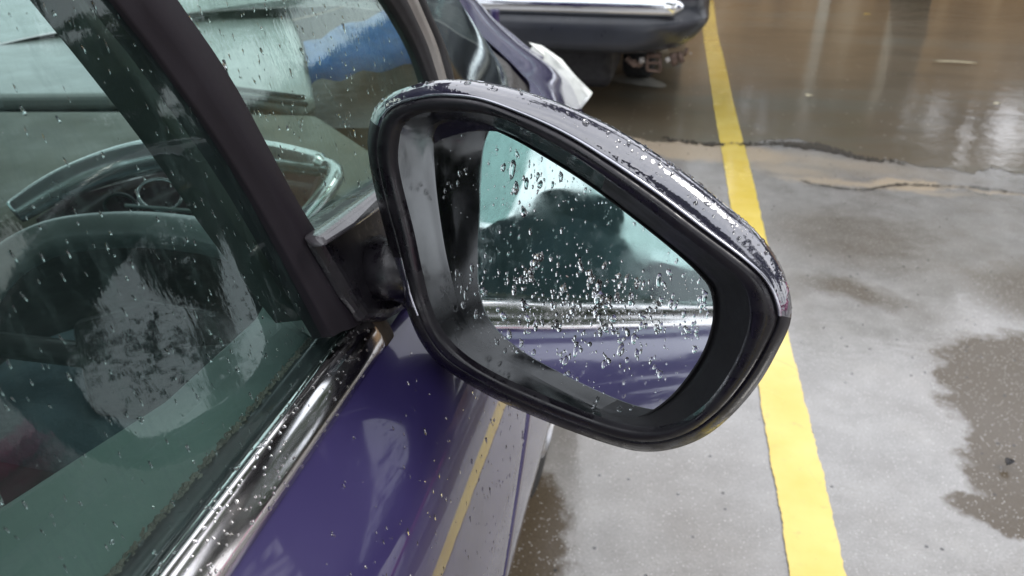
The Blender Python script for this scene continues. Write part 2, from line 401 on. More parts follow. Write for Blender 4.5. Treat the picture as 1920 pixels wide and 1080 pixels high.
# yellow line
t = NT('yellow_road_paint')
y1 = t.noise(30, 6, .7); y2 = t.noise(4, 4)
yc = t.ramp(y2, [(.3, (.76, .55, .075)), (.7, (.88, .70, .18))])
wear = t.ramp(y1, [(.60, 0.), (.70, .9)])
vv = t.vor(9, 'DISTANCE_TO_EDGE'); ck = t.math('MULTIPLY', t.ramp(vv.outputs['Distance'], [(0., 1.), (.012, 0.)]), t.ramp(t.noise(2.1, 2), [(.5, 0.), (.62, .8)]))
yd = t.ramp(t.noise(160, 4, .7), [(.62, 0.), (.7, .55)])
wear = t.math('MAXIMUM', t.math('MAXIMUM', t.math('MULTIPLY', wear, t.ramp(t.noise(5, 3), [(.45, .15), (.65, .8)])), ck), t.math('MULTIPLY', yd, .6))
t.set(Base_Color=t.mix(wear, yc, (.34, .25, .08)), Roughness=t.ramp(t.noise(3, 4), [(.35, .12), (.65, .3)]), Coat_Weight=1., Coat_IOR=1.5, Coat_Roughness=.1, Normal=t.bump(t.noise(90, 4), .25, .002))
YEL = t.m
Lft = [(1316, 0), (1318, 60), (1325, 110), (1338, 200), (1352, 280), (1362, 340), (1382, 470), (1410, 640), (1421, 720), (1440, 840), (1463, 960), (1480, 1080), (1510, 1250)]
Rgt = [(1338, 0), (1345, 60), (1357, 110), (1377, 200), (1397, 280), (1412, 340), (1437, 450), (1475, 620), (1495, 700), (1520, 800), (1552, 930), (1585, 1080), (1635, 1250)]
cl = catmull([onz(x, y, 0) for x, y in Lft], 300); crr = catmull([onz(x, y, 0) for x, y in Rgt], 300)
k0 = onz(1510, 1250, 0); k1 = onz(1635, 1250, 0)
cl.append(np.array([.36, -2.5, 0])); crr.append(np.array([.475, -2.5, 0]))
V = []
for a, b in zip(cl, crr):
    V.append((a[0]+random.gauss(0, .0009)+.0016*math.sin(a[1]*37)*math.sin(a[1]*11), a[1], .0045)); V.append((b[0]+random.gauss(0, .0009)+.0016*math.sin(b[1]*41)*math.sin(b[1]*13), b[1], .0045))
# taper across in four strips for clean shading
tag(mk('yellow_line', V, [(2*i, 2*i+1, 2*i+3, 2*i+2) for i in range(len(cl)-1)], YEL, smooth=False), kind='structure')

# ------------------------------------------------------------------ the purple car
car = empty('parked_car', 'purple car with wet door, green tinted windows, chrome belt strip and large wing mirror', 'car', loc=(-.95, .4, 0))
car['label'] = 'purple car in the foreground with rain-covered windows and a wing mirror'
def cp(name, VF, mat, parent=None, smooth=True, label=None):
    """part of the car: vertices given in world, stored relative to its parent"""
    par = parent or car
    off = np.array([-.95, .4, 0]) if par is car else None
    base = WOFF.get(par.name, np.zeros(3)) if par is not car else off
    V = [np.asarray(v, float)-base for v in VF[0]]
    o = mk(name, V, VF[1], mat, par, smooth); WOFF[o.name] = base
    if label: o['label'] = label
    return o
WOFF = {}
CARC = -.95
def mono(zs, xs):
    zs = np.array(zs, float); xs = np.array(xs, float); d = np.diff(xs)/np.diff(zs); m = np.zeros(len(zs)); m[0], m[-1] = d[0], d[-1]*1.6
    for i in range(1, len(zs)-1): m[i] = 0 if d[i-1]*d[i] <= 0 else 2*d[i-1]*d[i]/(d[i-1]+d[i])
    def f(z):
        i = int(np.clip(np.searchsorted(zs, z)-1, 0, len(zs)-2)); h = zs[i+1]-zs[i]; t = (z-zs[i])/h
        return (2*t**3-3*t*t+1)*xs[i]+(t**3-2*t*t+t)*h*m[i]+(3*t*t-2*t**3)*xs[i+1]+(t**3-t*t)*h*m[i+1]
    return f
flank_k = mono([.2, .35, .5, .62, .72, .80, .87, .92, .95, .98, 1.005], [-.25, -.192, -.150, -.1245, -.1110, -.1092, -.1121, -.1163, -.1210, -.139, -.187])
_zt = np.linspace(.1, 1.06, 400); _xt = np.array([flank_k(z) for z in _zt])
_ker = np.exp(-.5*(np.arange(-12, 13)/4.5)**2); _ker /= _ker.sum(); _xs = np.convolve(np.pad(_xt, 12, mode='edge'), _ker, 'valid')
flank = lambda z: float(_cub(z))
def _cub(z):
    i = int(np.clip(np.searchsorted(_zt, z)-1, 1, 397)); h = _zt[1]-_zt[0]; t = (z-_zt[i])/h; a, b, c, d = _xs[i-1:i+3]
    return .5*((2*b)+(-a+c)*t+(2*a-5*b+4*c-d)*t*t+(-a+3*b-3*c+d)*t**3)
shut = spl([.2, .45, .6, .73, .83, .93, 1.005], [.44, .445, .46, .50, .60, .68, .70])
def flank_y(z, y):
    x = flank(z)
    if y > 1.1: x -= .19*((y-1.1)/.92)**2
    if y < -1.3: x -= .25*((-1.3-y)/1.1)**2
    return x
def side_panel(name, yf0, yf1, ny, zt=1.005, zb=.22, nzz=44, arch=None, mirror=False, gap=.0038):
    zs = np.linspace(zb, zt, nzz); loops = []
    for z in zs:
        a, b = yf0(z), yf1(z); row = []
        ysr = np.linspace(a+gap, b-gap, ny)
        row.append((flank_y(z, a)-.018, a+gap)); row.append((flank_y(z, a)-.0025, a+gap)); row += [(flank_y(z, y)-(.0008 if i in (0, ny-1) else 0), y+(.0012 if i == 0 else -.0012 if i == ny-1 else 0)) for i, y in enumerate(ysr)]
        row.append((flank_y(z, b)-.0025, b-gap)); row.append((flank_y(z, b)-.018, b-gap))
        loops.append([np.array([x if not mirror else 2*CARC-x, y, z]) for x, y in row])
    V, Fs = loft(loops, False)
    if arch:
        ya, za, ra = arch
        keep = []
        for f in Fs:
            c = sum(V[i] for i in f)/4
            if math.hypot(c[1]-ya, c[2]-za) > ra: keep.append(f)
        for i, v in enumerate(V):
            d = math.hypot(v[1]-ya, v[2]-za)
            if ra-.035 < d < ra+.02:
                v[1] = ya+(v[1]-ya)/d*ra; v[2] = za+(v[2]-za)/d*ra
        Fs = keep
    if name == 'f':
        for v in V:
            if v[1] > 1.1: v[2] = .22+(v[2]-.22)*(1-.30*min(1, (v[1]-1.1)/.92))
    if mirror: Fs = [f[::-1] for f in Fs]
    Fs = [f[::-1] for f in Fs]
    return V, Fs
sh = shut
DR = lambda z: -.42
ARCHF = (1.42, .30, .36); ARCHR = (-1.15, .30, .36)
for mir in (False, True):
    nm = 'front_door'
    dd = cp(nm, side_panel(nm, DR, sh, 60, mirror=mir), PAINT)
    if not mir: DOOR = dd
    cp('front_fender', side_panel('f', sh, lambda z: 2.02, 70, zt=.90, arch=ARCHF, mirror=mir), PAINT)
    cp('rear_door', side_panel('r', lambda z: -1.25+.25*max(0, .6-z), lambda z: -.42, 30, mirror=mir), PAINT)
    cp('rear_quarter_panel', side_panel('q', lambda z: -2.1, lambda z: -1.25+.25*max(0, .6-z), 40, arch=ARCHR, mirror=mir), PAINT)
# dark inner body behind the gaps
cp('inner_body', join([box((CARC, 1.0, .55), (1.50, 1.3, .42)), box((CARC, -.7, .40), (1.50, 2.2, .3))]), MATTE, smooth=False)

# --- fender shoulder and bonnet, from the windscreen base forward
base_px = [(787, 0, 1.0), (812, 14, 1.0), (862, 50, .995), (919, 98, .985), (952, 138, .975), (962, 165, .968)]
cowl_in = [(2*CARC+.66, 1.95, 1.0)]
def pz(l): return [onz(x, y, z) for x, y, z in l]
# centre-line symmetric curves described right half (from centre to corner), then mirrored
def full(right, n=60):
    r_ = catmull(right, n//2); l_ = [np.array([2*CARC-p[0], p[1], p[2]]) for p in r_[::-1]]
    return l_+r_
A0 = pz([(799, 34, 1.0), (862, 67, .995), (919, 101, .985), (952, 150, .972)])
wbase = full([np.array([CARC, 2.10, 1.005])]+A0+[np.array([-.240, 1.05, .992]), np.array([-.228, .86, 1.03])])
A1 = pz([(845, 0, .985), (885, 49, .975), (937, 97, .965), (975, 135, .955), (994, 169, .945)])
wcowl = full([np.array([CARC, 2.36, .99])]+A1+[np.array([-.212, 1.0, .955]), np.array([-.200, .82, .99])])
A15 = pz([(820, 5, .995), (873, 58, .988), (928, 99, .976), (964, 141, .966)])
wmid = full([np.array([CARC, 2.22, 1.0])]+A15+[np.array([-.226, 1.02, .975]), np.array([-.214, .84, 1.012])])
# bonnet outer edge = silhouette
A2 = pz([(885, 0, .93), (930, 39, .90), (997, 99, .87), (1061, 146, .83), (1088, 200, .78)])
hfront = full([np.array([CARC, 2.95, .90])]+A2+[np.array([-.150, 1.25, .885]), np.array([-.150, .9, .92]), np.array([-.160, .76, .97])])
def lerp_loops(a, b, n, bulge=0.):
    o = []
    for i in range(n+1):
        u = i/n; o.append([p*(1-u)+q*u+np.array([0, 0, bulge*math.sin(math.pi*u)]) for p, q in zip(a, b)])
    return o
lo = lerp_loops(wcowl, hfront, 10, .022)
cp('bonnet', loft(lo, False), PAINT)
hnose = [p for p in hfront if p[1] > 1.85]
drop = [[p+np.array([(p[0]-CARC)*.015, .02 if abs(p[0]-CARC) < .6 else .0, -.02]) for p in hnose],
        [np.array([CARC+(p[0]-CARC)*1.04, p[1]+.035, p[2]-.10]) for p in hnose],
        [np.array([CARC+(p[0]-CARC)*1.055, p[1]+.05, p[2]-.25]) for p in hnose],
        [np.array([CARC+(p[0]-CARC)*1.04, p[1]+.03, .25]) for p in hnose]]
cp('front_bumper', loft([[q-np.array([0, 0, .004]) for q in hnose]]+drop, False), PAINT)
lo = lerp_loops(wbase, wmid, 3, .003)+lerp_loops([q-np.array([0, 0, .006]) for q in wmid], [q-np.array([0, 0, .012]) for q in wcowl], 3, .0)
V, Fs = loft(lo, False)
cw = cp('wiper_cowl', (V, Fs), COWL)
# windscreen rising back from its base
wtop = full([np.array([CARC, .98, 1.50]), np.array([-.62, .93, 1.495]), np.array([-.42, .78, 1.465]), np.array([-.35, .63, 1.43])])
lo = lerp_loops([q+np.array([0, -.002, .004]) for q in wbase], wtop, 16, .012)
cp('windscreen', loft(lo, False), WGLASS)
rear_top = full([np.array([CARC, -1.75, 1.47]), np.array([-.6, -1.72, 1.46]), np.array([-.42, -1.65, 1.43]), np.array([-.36, -1.55, 1.41])])
lo = lerp_loops(wtop, rear_top, 12, .06)
cp('roof', loft(lo, False), PAINT)
rb = full([np.array([CARC, -2.12, .95]), np.array([-.6, -2.10, .95]), np.array([-.35, -2.02, .95]), np.array([-.27, -1.95, .95])])
cp('rear_window', loft(lerp_loops(rear_top, rb, 6, .04), False), GLASS)
rb2 = [np.array([CARC+(p[0]-CARC)*1.12, p[1]-.06, .3]) for p in rb]
cp('tailgate', loft(lerp_loops(rb, rb2, 6, .0), False), PAINT)
# wheels
def wheel(x, y, s):
    x -= .03*s
    prof = [(.20, .06), (.29, .075), (.315, .10), (.318, .15), (.315, .2), (.29, .225), (.2, .23)]
    loops = [[np.array([x-s*(b-.06), y+a*math.cos(q), .318+a*math.sin(q)]) for q in np.linspace(0, 2*math.pi, 40, endpoint=False)] for a, b in prof]
    w = cp('wheel', loft(loops, True), TYRE)
    parts = [loft([[np.array([x-s*d, y+a*math.cos(q), .318+a*math.sin(q)]) for q in np.linspace(0, 2*math.pi, 30, endpoint=False)] for a, d in ((.20, 0), (.185, .03), (.18, .09), (.02, .1))], True)]
    for k in range(5):
        q = k*2*math.pi/5; parts.append(tube([(x-s*.01, y, .318), (x-s*.015, y+.185*math.cos(q), .318+.185*math.sin(q))], .024, 6))
    cp('rim', join(parts), ALLOY, w)
for yy in (ARCHF[0], ARCHR[0]):
    wheel(-.175, yy, 1); wheel(2*CARC+.175, yy, -1)
# headlight
hl = [(999, 83, .885), (1014, 86, .88), (1050, 111, .86), (1082, 142, .84), (1114, 173, .815), (1102, 188, .80), (1085, 163, .80), (1060, 141, .82), (1030, 112, .85)]
P = pz(hl); nrm = unit([.55, .45, .70])
o = cp('headlight', slab(P, nrm, .05), LAMP, smooth=False); mod_bevel(o, .006)
P2 = [np.array([2*CARC-p[0], p[1], p[2]]) for p in P[::-1]]
o = cp('headlight', slab(P2, unit([-.55, .45, .70]), .05), LAMP, smooth=False); mod_bevel(o, .006)
# bonnet seam highlight: a slim raised lip beside the lamp
seam = catmull(pz([(928, 41, .902), (960, 68, .895), (997, 99, .882), (1016, 110, .876)]), 30)
cp('bonnet_edge_lip', tube(seam, .006, 8), PAINT)

# --- side glass plane
TU = R(15)
WN = np.array([math.cos(TU), 0, math.sin(TU)]); WP = np.array([-.222, 0, 1.02])
WPX = np.array([-.202, 0, 1.02])
def wpx(x, y, off=0.): return on(x, y, WPX+WN*off, WN)
def wyz(y, z, off=0.):                              # point of the window plane at y, z
    x = WPX[0]-(z-WPX[2])*math.tan(TU); return np.array([x, y, z])+WN*off
ZT = 1.43
# front door frame (division bar)
bl0, br0 = wpx(204, 0), wpx(312, 0); bl1, br1 = wpx(616, 632), wpx(684, 592)
def ext(a, b, z): return b+(a-b)*((z-b[2])/(a[2]-b[2]))
tl, tr = ext(bl0, wpx(330, 165), ZT), ext(br0, wpx(440, 190), ZT)
def bar(pl, off, th, mat, name, parent=None, bev=.003):
    o = cp(name, slab([p+WN*off for p in pl], WN, th), mat, parent, smooth=False); mod_bevel(o, bev); return o
nb = 12
def between(a, b, u): return a+(b-a)*u
Lc = catmull([bl1, wpx(448, 338), wpx(300, 124), bl0, between(bl0, tl, .35), tl], nb*2); Rc = catmull([br1, wpx(556, 405), wpx(426, 167), br0, between(br0, tr, .35), tr], nb*2)
def ribbon(Lc, Rc, off, th, fold=.0):
    prof = [(0, -th), (0, -.002), (.02, 0.), (.22, .0), (.26, fold), (.5, fold+.0015), (.93, fold), (.98, fold-.0015), (1, -th)]
    loops = []
    for a, b in zip(Lc, Rc): loops.append([a+(b-a)*u+WN*(off+w) for u, w in prof])
    return loft(loops, False, flip=True)
cp('door_frame_post', ribbon(Lc, Rc, .004, .016, .004), FRAMEM)
# side window (front door): behind the post to the rear edge of the door
yb = -.40
wl = [wyz(.42, 1.012, -.006), wyz(tr[1], ZT, -.006), wyz(yb, ZT, -.006), wyz(yb, 1.012, -.006)]
ppl = [np.array([p[0], p[1], p[2]]) for p in wl]
nyg, nzg = 30, 16
loops = []
for j in range(nzg+1):
    u = j/nzg; loops.append([wl[0]*(1-u)*(1-v)+wl[3]*(1-u)*v+wl[1]*u*(1-v)+wl[2]*u*v+WN*.006*math.sin(math.pi*u) for v in np.linspace(0, 1, nyg)])
V, Fs = loft(loops, False)
sw = cp('side_window', (V, Fs), GLASS)
# header and rear frame of the doors, rear door glass
cp('window_header', tube([wyz(.74, 1.40), wyz(.55, ZT+.005), wyz(0, ZT+.012), wyz(-.8, ZT), wyz(-1.5, 1.38)], .022, 8), FRAMEM)
cp('centre_pillar', slab([wyz(-.39, 1.0, .004), wyz(-.47, 1.0, .004), wyz(-.52, ZT, .004), wyz(-.42, ZT, .004)][::-1], WN, .03), FRAMEM, smooth=False)
cp('rear_side_window', slab([wyz(-.46, 1.01, -.01), wyz(-1.45, 1.03, -.01), wyz(-1.38, 1.38, -.01), wyz(-.50, ZT, -.01)][::-1], WN, .002), GLASS, smooth=False)
cp('rear_pillar', slab([wyz(-1.43, 1.0, .004), wyz(-2.0, .95, .004), wyz(-1.60, 1.41, .004), wyz(-1.36, 1.39, .004)][::-1], WN, .03), PAINT, smooth=False)
# far side greenhouse, mirrored simply
mX = lambda P: [np.array([2*CARC-p[0], p[1], p[2]]) for p in P]
WNm = np.array([-WN[0], 0, WN[2]])
cp('side_window', slab(mX([wyz(.9, 1.01, -.01), wyz(.62, 1.40, -.01), wyz(yb, ZT, -.01), wyz(yb, 1.01, -.01)]), WNm, .002), GLASS, smooth=False)
cp('rear_side_window', slab(mX([wyz(-.46, 1.01, -.01), wyz(-.5, ZT, -.01), wyz(-1.38, 1.38, -.01), wyz(-1.45, 1.03, -.01)]), WNm, .002), GLASS, smooth=False)
cp('centre_pillar', slab(mX([wyz(-.39, 1.0, .004), wyz(-.42, ZT, .004), wyz(-.52, ZT, .004), wyz(-.47, 1.0, .004)]), WNm, .03), FRAMEM, smooth=False)

# quarter window ahead of the post
def between(a, b, u): return a+(b-a)*u
q = [wpx(585, 452, -.006), wpx(722, 352, -.006), wpx(850, 250, -.006), wpx(838, 150, -.006), wpx(790, 55, -.006), wpx(752, 0, -.006), wpx(700, -90, -.006)]
topr = wpx(700, -90, -.006); qt = wyz(tr[1]+.02, min(ZT, topr[2]+.02), -.006)
q = q+[wpx(300, -90, -.006), wpx(300, 0, -.006)]
cp('quarter_window', slab(q[::-1], WN, .002), QGLASS, smooth=False)
# A pillar: rubber edge, silver-grey moulding, dark cover, each running up to the roof corner
def strip(name, px, off, r0, mat, squash=1.):
    p = [wpx(x, y, off) for x, y in px]
    return cp(name, tube(catmull(p, 24), r0, 8), mat)
def apil(name, la, lb, off, th, mat):
    A = [wpx(x, y, off) for x, y in la]; B = [wpx(x, y, off) for x, y in lb]
    eA = A[0]; eB = B[0]
    A = [eA+(eA-A[1])*.0+(eA-A[1])*4.5]+A; B = [eB+(eB-B[1])*4.5]+B
    A = catmull(A, 30); B = catmull(B, 30)
    return cp(name, ribbon(A, B, 0, th, .003), mat)
apil('pillar_rubber', [(728, -8), (752, 30), (783, 88), (812, 165)], [(757, -10), (776, 30), (803, 90), (824, 165)], 0., .012, MATTE)
apil('pillar_moulding', [(759, -10), (778, 30), (804, 90), (825, 165)], [(775, -10), (792, 30), (817, 90), (838, 165)], .004, .012, RUBB)
apil('windscreen_seal', [(776, -10), (793, 30), (818, 90), (839, 165)], [(790, -10), (806, 30), (834, 95), (852, 165)], .001, .03, MATTE)

# --- belt: chrome strip with a rounded end, rubber channel, grit
y0, y1 = -.40, .446
def belt_section(y, k=1.0):
    pr = [(-.2125, 1.018), (-.2118, 1.0225), (-.208, 1.0268), (-.203, 1.0275), (-.198, 1.0245), (-.1935, 1.019), (-.1895, 1.012), (-.1868, 1.005), (-.188, 1.002), (-.2, 1.0)]
    c = np.array([-.2, 1.012])
    return [np.array([c[0]+(a-c[0])*k, y, c[1]+(b-c[1])*k]) for a, b in pr]
def belt(ya, yb_):
    loops = [belt_section(y) for y in np.linspace(ya, yb_-.014, 40)]
    for u in np.linspace(.1, 1, 7): loops.append(belt_section(yb_-.014+.014*math.sin(u*math.pi/2), max(.02, math.cos(u*math.pi/2))))
    return loft([l[::-1] for l in loops], True, True, True)
bm = cp('chrome_belt_strip', belt(y0, y1), CHROME)
cp('chrome_belt_strip', belt(-1.4, -.43), CHROME)
cp('chrome_end_cap', loft([[np.array([-.2, y, 1.011])+(p-np.array([-.2, y, 1.012]))*kk for p in belt_section(y)][::-1] for y, kk in ((y1-.012, .9), (y1-.010, 1.04), (y1+.003, 1.06), (y1+.007, .9), (y1+.008, .1))], True), simple('brown_grimy_rubber', (.07, .05, .035), .6, var=.5, vs=60), bm)
sealp = [(-.2135, 1.010), (-.2135, 1.021), (-.2165, 1.0255), (-.2215, 1.0265), (-.2255, 1.0265), (-.2285, 1.022), (-.2285, 1.0)]
ws = cp('window_channel_seal', loft([[np.array([a, y, b]) for a, b in sealp] for y in np.linspace(-.4, .44, 40)], False), simple('wet_seal_rubber', (.03, .03, .034), .35, coat=.6, coat_rough=.15, var=.3, vs=40, bumps=.3, bs=200, bd=.001))
GRIT = simple('grey_brown_grit', (.13, .11, .09), .8, var=.5, vs=90)
V = []; Fs = []
for i in range(1500):
    y = random.uniform(-.05, .425); r = random.uniform(.0006, .0017)
    c = np.array([-.2262+random.gauss(0, .0011), y, 1.0262+random.uniform(-.001, .0012)])
    k = len(V)
    for d in ((1, 0, 0), (-1, 0, 0), (0, 1.5, 0), (0, -1.5, 0), (0, 0, 1), (0, 0, -1)): V.append(c+np.array(d)*r*random.uniform(.6, 1.3))
    Fs += [(k, k+2, k+4), (k+2, k+1, k+4), (k+1, k+3, k+4), (k+3, k, k+4), (k+2, k, k+5), (k+1, k+2, k+5), (k+3, k+1, k+5), (k, k+3, k+5)]
tag(cp('trapped_grit', (V, Fs), GRIT, ws, smooth=False), kind='stuff')

# ------------------------------------------------------------------ interior
dash = cp('dashboard', slab(pz([(-260, 230, .965), (0, 205, .965), (300, 205, .965), (600, 212, .965), (735, 300, .965), (740, 420, .965), (560, 345, .965), (360, 300, .965), (100, 350, .965), (-260, 520, .965)]), (0, 0, 1), .06), DASHOLIVE, smooth=False); mod_bevel(dash, .02, 4)
top = pz([(-260, 150, .975), (0, 178, .975), (200, 176, .975), (400, 158, .975), (560, 190, .975), (588, 180, .975), (580, 130, .975), (560, 60, .975), (525, -10, .975), (440, -70, .975), (-260, -70, .975)])
o = cp('dash_top_pad', slab(top, (0, 0, 1), .03), DASHPALE, dash, smooth=False); mod_bevel(o, .010, 3)
cp('dash_base', slab(pz([(-300, 240, .90), (700, 240, .90), (880, 170, .90), (700, 90, .90), (300, 60, .90), (-300, 60, .90)]), (0, 0, 1), .1), DASHDARK, dash, smooth=False)
for k, (a, b) in enumerate((((395, 160), (570, 183)), ((405, 176), (575, 196)))):
    p0, p1 = onz(*a, .979), onz(*b, .979)
    cp('defrost_vent_slot', tube([p0, (p0+p1)/2, p1], .0045, 6), MATTE, dash)
arc = catmull([ony(28, 398, .66), ony(120, 345, .70), ony(240, 302, .75), ony(360, 284, .78), ony(470, 290, .78), ony(560, 302, .78), ony(618, 314, .78), ony(628, 332, .76), ony(606, 368, .73), ony(568, 415, .70)], 70)
cp('housing_reflection_arc', tube(arc, .0165, 14, taper=[.85+.45*math.sin(min(1, i/44)*math.pi)*1.0 if i < 44 else .62 for i in range(70)]), SATIN, dash)  # arc added in place of the mirror housing's reflection in the window
# small gauge panel deep in the dash; its maroon stands in for the reflected housing
V = [ony(60, 410, .70), ony(140, 362, .74), ony(250, 320, .80), ony(370, 300, .82), ony(600, 325, .82), ony(560, 430, .76), ony(300, 460, .74), ony(90, 450, .70)]
o = cp('gauge_panel', slab(V, (0, -.9, .4), .02), CLUSTER, dash, smooth=False); mod_bevel(o, .004)
for gx, gy, rr in ((300, 365, .030), (395, 372, .028), (225, 385, .022)):
    c = ony(gx, gy, .745)
    cp('gauge_ring', tube([c+rr*np.array([math.cos(a), .3*math.sin(a), math.sin(a)*.55]) for a in np.linspace(0, 2*math.pi, 26)], .0022, 6), SATIN if rr > .029 else DASHDARK, dash)
for a, b in (((235, 385), (430, 402)), ((290, 404), (440, 414)), ((345, 345), (430, 356))):
    cp('gauge_trim', tube([ony(*a, .735), ony(*b, .735)], .0024, 6), LEATH, dash)
# steering wheel: padded rim top, column shroud
rim = catmull([ony(-90, 740, .50), ony(-60, 600, .52), ony(0, 505, .55), ony(90, 450, .58), ony(200, 432, .60), ony(320, 434, .61), ony(440, 458, .61), ony(530, 520, .60), ony(585, 640, .56), ony(590, 800, .50), ony(500, 980, .44), ony(250, 1090, .38), ony(0, 1020, .40)], 80, True)
swh = cp('steering_wheel', tube(rim+[rim[0]], .019, 14), LEATH)
hub = [ony(120, 600, .56), ony(260, 560, .58), ony(390, 580, .59), ony(440, 700, .56), ony(330, 800, .53), ony(160, 780, .52)]
o = cp('wheel_hub', slab(hub, (0, -.8, .6), .06), MATTE, swh, smooth=False); mod_bevel(o, .014)
for a in ((-50, 640), (575, 660), (250, 1060)):
    cp('wheel_spoke', tube([ony(*a, .54), ony(280, 680, .57)], .014, 8), DASHDARK, swh)
# seat
def blob(c, s, nu=20, nv=14, pw=.7):
    loops = []
    for v in np.linspace(-1, 1, nv):
        a = v*math.pi/2*.999; l = []
        for u in np.linspace(0, 2*math.pi, nu, endpoint=False):
            f = lambda t: math.copysign(abs(t)**pw, t)
            l.append(np.array(c)+np.array(s)*np.array([f(math.cos(a))*f(math.cos(u)), f(math.cos(a))*f(math.sin(u)), f(math.sin(a))]))
        loops.append(l)
    return loft(loops, True, True, True)
seat = cp('driver_seat', blob((-.62, .02, .60), (.24, .30, .13)), SEATM)
cp('seat_backrest', blob((-.62, -.32, .82), (.22, .10, .28)), SEATM, seat)
cp('seat_headrest', blob((-.62, -.36, 1.10), (.10, .04, .05)), SEATM, seat)
cp('passenger_seat', blob((-1.28, .02, .60), (.24, .30, .13)), SEATM)
cp('knee_bolster', blob((-.56, .62, .72), (.24, .14, .10)), SEATM)
cp('cabin_floor', box((CARC, .2, .28), (1.4, 2.8, .04)), MATTE, smooth=False)
cp('firewall', box((CARC, 1.15, .6), (1.4, .05, .6)), MATTE, smooth=False)
# door trim slab: the green band under the window
tr_ = [(-.245, .46, 1.002), (-.238, .20, 1.002), (-.238, -.40, 1.002), (-.36, -.40, .985), (-.345, .22, .985), (-.300, .50, .985)]
PT = [onz(604, 628, 1.002), onz(262, 1075, 1.000), np.array([-.238, -.40, 1.0]), np.array([-.36, -.40, .99]), onz(-40, 960, .99), onz(300, 745, .99), onz(470, 592, .99), onz(500, 545, .99), onz(560, 600, .998)]
o = cp('door_trim_panel', slab(PT[::-1], (0, 0, 1), .16), TRIMG, smooth=False); mod_bevel(o, .012, 4)
# inner pillar trim seen through the glass beside the post
la = [(124, 0), (217, 120), (322, 262), (420, 408), (500, 520), (560, 600)]; lb = [(215, 0), (320, 140), (420, 280), (500, 400), (580, 540), (640, 650)]
A = [wpx(x, y, -.05) for x, y in la]; B = [wpx(x, y, -.05) for x, y in lb]
A = [A[0]+(A[0]-A[1])*1.6]+A; B = [B[0]+(B[0]-B[1])*1.6]+B
cp('inner_pillar_trim', ribbon(catmull(B, 30), catmull(A, 30), 0, .02, .003), simple('dark_inner_trim', (.035, .04, .035), .55))

# ------------------------------------------------------------------ wing mirror
MA, ME = R(-15), R(12)
MN = np.array([math.sin(MA)*math.cos(ME), -math.cos(MA)*math.cos(ME), math.sin(ME)])
G = CAM+ray(1080, 500)*0.49
def mpx(x, y, d): return on(x, y, G+MN*d, MN)
def polar(pts, n=260, c=(1090., 500.)):
    P = catmull([np.array(p, float) for p in pts], 1200, True)
    P = [p-np.array(c) for p in P]; th = np.unwrap([math.atan2(p[1], p[0]) for p in P])
    rr = np.array([np.hypot(*p) for p in P])
    order = np.argsort(np.mod(th, 2*np.pi)); a = np.mod(th, 2*np.pi)[order]; b = rr[order]
    a = np.concatenate([a-2*np.pi, a, a+2*np.pi]); b = np.concatenate([b, b, b])
    T = np.linspace(0, 2*np.pi, n, endpoint=False); q = np.interp(T, a, b)
    return [(c[0]+r*math.cos(u), c[1]+r*math.sin(u)) for r, u in zip(q, T)]
OUT = polar([(701, 300), (700, 255), (709, 215), (732, 185), (780, 163), (830, 151), (900, 152), (980, 168), (1060, 194), (1140, 229), (1220, 275), (1300, 330), (1370, 385), (1420, 428), (1452, 470), (1470, 510), (1476, 560), (1466, 604), (1445, 650), (1415, 705), (1380, 750), (1340, 790), (1300, 816), (1250, 832), (1200, 836), (1150, 825), (1080, 800), (1000, 768), (930, 738), (870, 705), (825, 675), (795, 635), (775, 590), (755, 530), (735, 450), (715, 370)])
SEAM = polar([(707, 300), (706, 260), (716, 222), (740, 198), (785, 184), (830, 179), (900, 186), (980, 214), (1060, 251), (1140, 300), (1230, 362), (1320, 430), (1395, 486), (1432, 520), (1453, 556), (1461, 600), (1440, 648), (1410, 700), (1374, 747), (1334, 785), (1296, 810), (1248, 827), (1200, 830), (1150, 820), (1080, 796), (1000, 764), (932, 732), (874, 699), (831, 669), (803, 632), (783, 587), (763, 528), (743, 450), (721, 370)])
LIP = polar([(736, 300), (738, 262), (745, 235), (765, 216), (790, 208), (850, 205), (915, 213), (975, 237), (1050, 276), (1120, 322), (1200, 380), (1275, 437), (1345, 490), (1392, 530), (1408, 575), (1404, 625), (1380, 685), (1345, 740), (1305, 780), (1258, 803), (1205, 808), (1150, 798), (1080, 774), (1005, 744), (940, 715), (885, 684), (843, 650), (815, 612), (796, 566), (781, 505), (765, 430), (745, 350)])
RID = [((a[0]*.45+b[0]*.55), (a[1]*.45+b[1]*.55)) for a, b in zip(SEAM, LIP)]
GL = polar([(812, 300), (812, 262), (822, 240), (845, 232), (900, 236), (960, 260), (1030, 300), (1105, 348), (1185, 408), (1260, 468), (1308, 512), (1331, 545), (1335, 598), (1316, 660), (1272, 725), (1228, 764), (1188, 780), (1130, 770), (1060, 737), (980, 692), (925, 657), (885, 618), (862, 576), (846, 520), (832, 460), (820, 380)])
def dof_(y): return 1.15*float(np.clip(.045-(y-400)/300*.021, .016, .060))
Lr = lambda px, add: [mpx(x, y, dof_(y)+add) for x, y in px]
O_ = Lr(OUT, -.028); S0 = Lr(SEAM, -.002); S1 = Lr([(a[0]*.93+b[0]*.07, a[1]*.93+b[1]*.07) for a, b in zip(SEAM, LIP)], -.0035)
R0 = Lr(RID, .002); L0 = Lr(LIP, .0)
L1 = [p-MN*.004+unit(G+MN*.03-p)*.0015 for p in L0]
G0 = [mpx(x, y, .0) for x, y in GL]
Gc = sum(G0)/len(G0)
Oc = sum(O_)/len(O_); O_ = [Oc+(p-Oc)*.986 for p in O_]
vd = unit(Oc-CAM)
loops = []
Sm = [s+(o-s)*.5+unit(s-Oc)*.0062 for s, o in zip(S0, O_)]
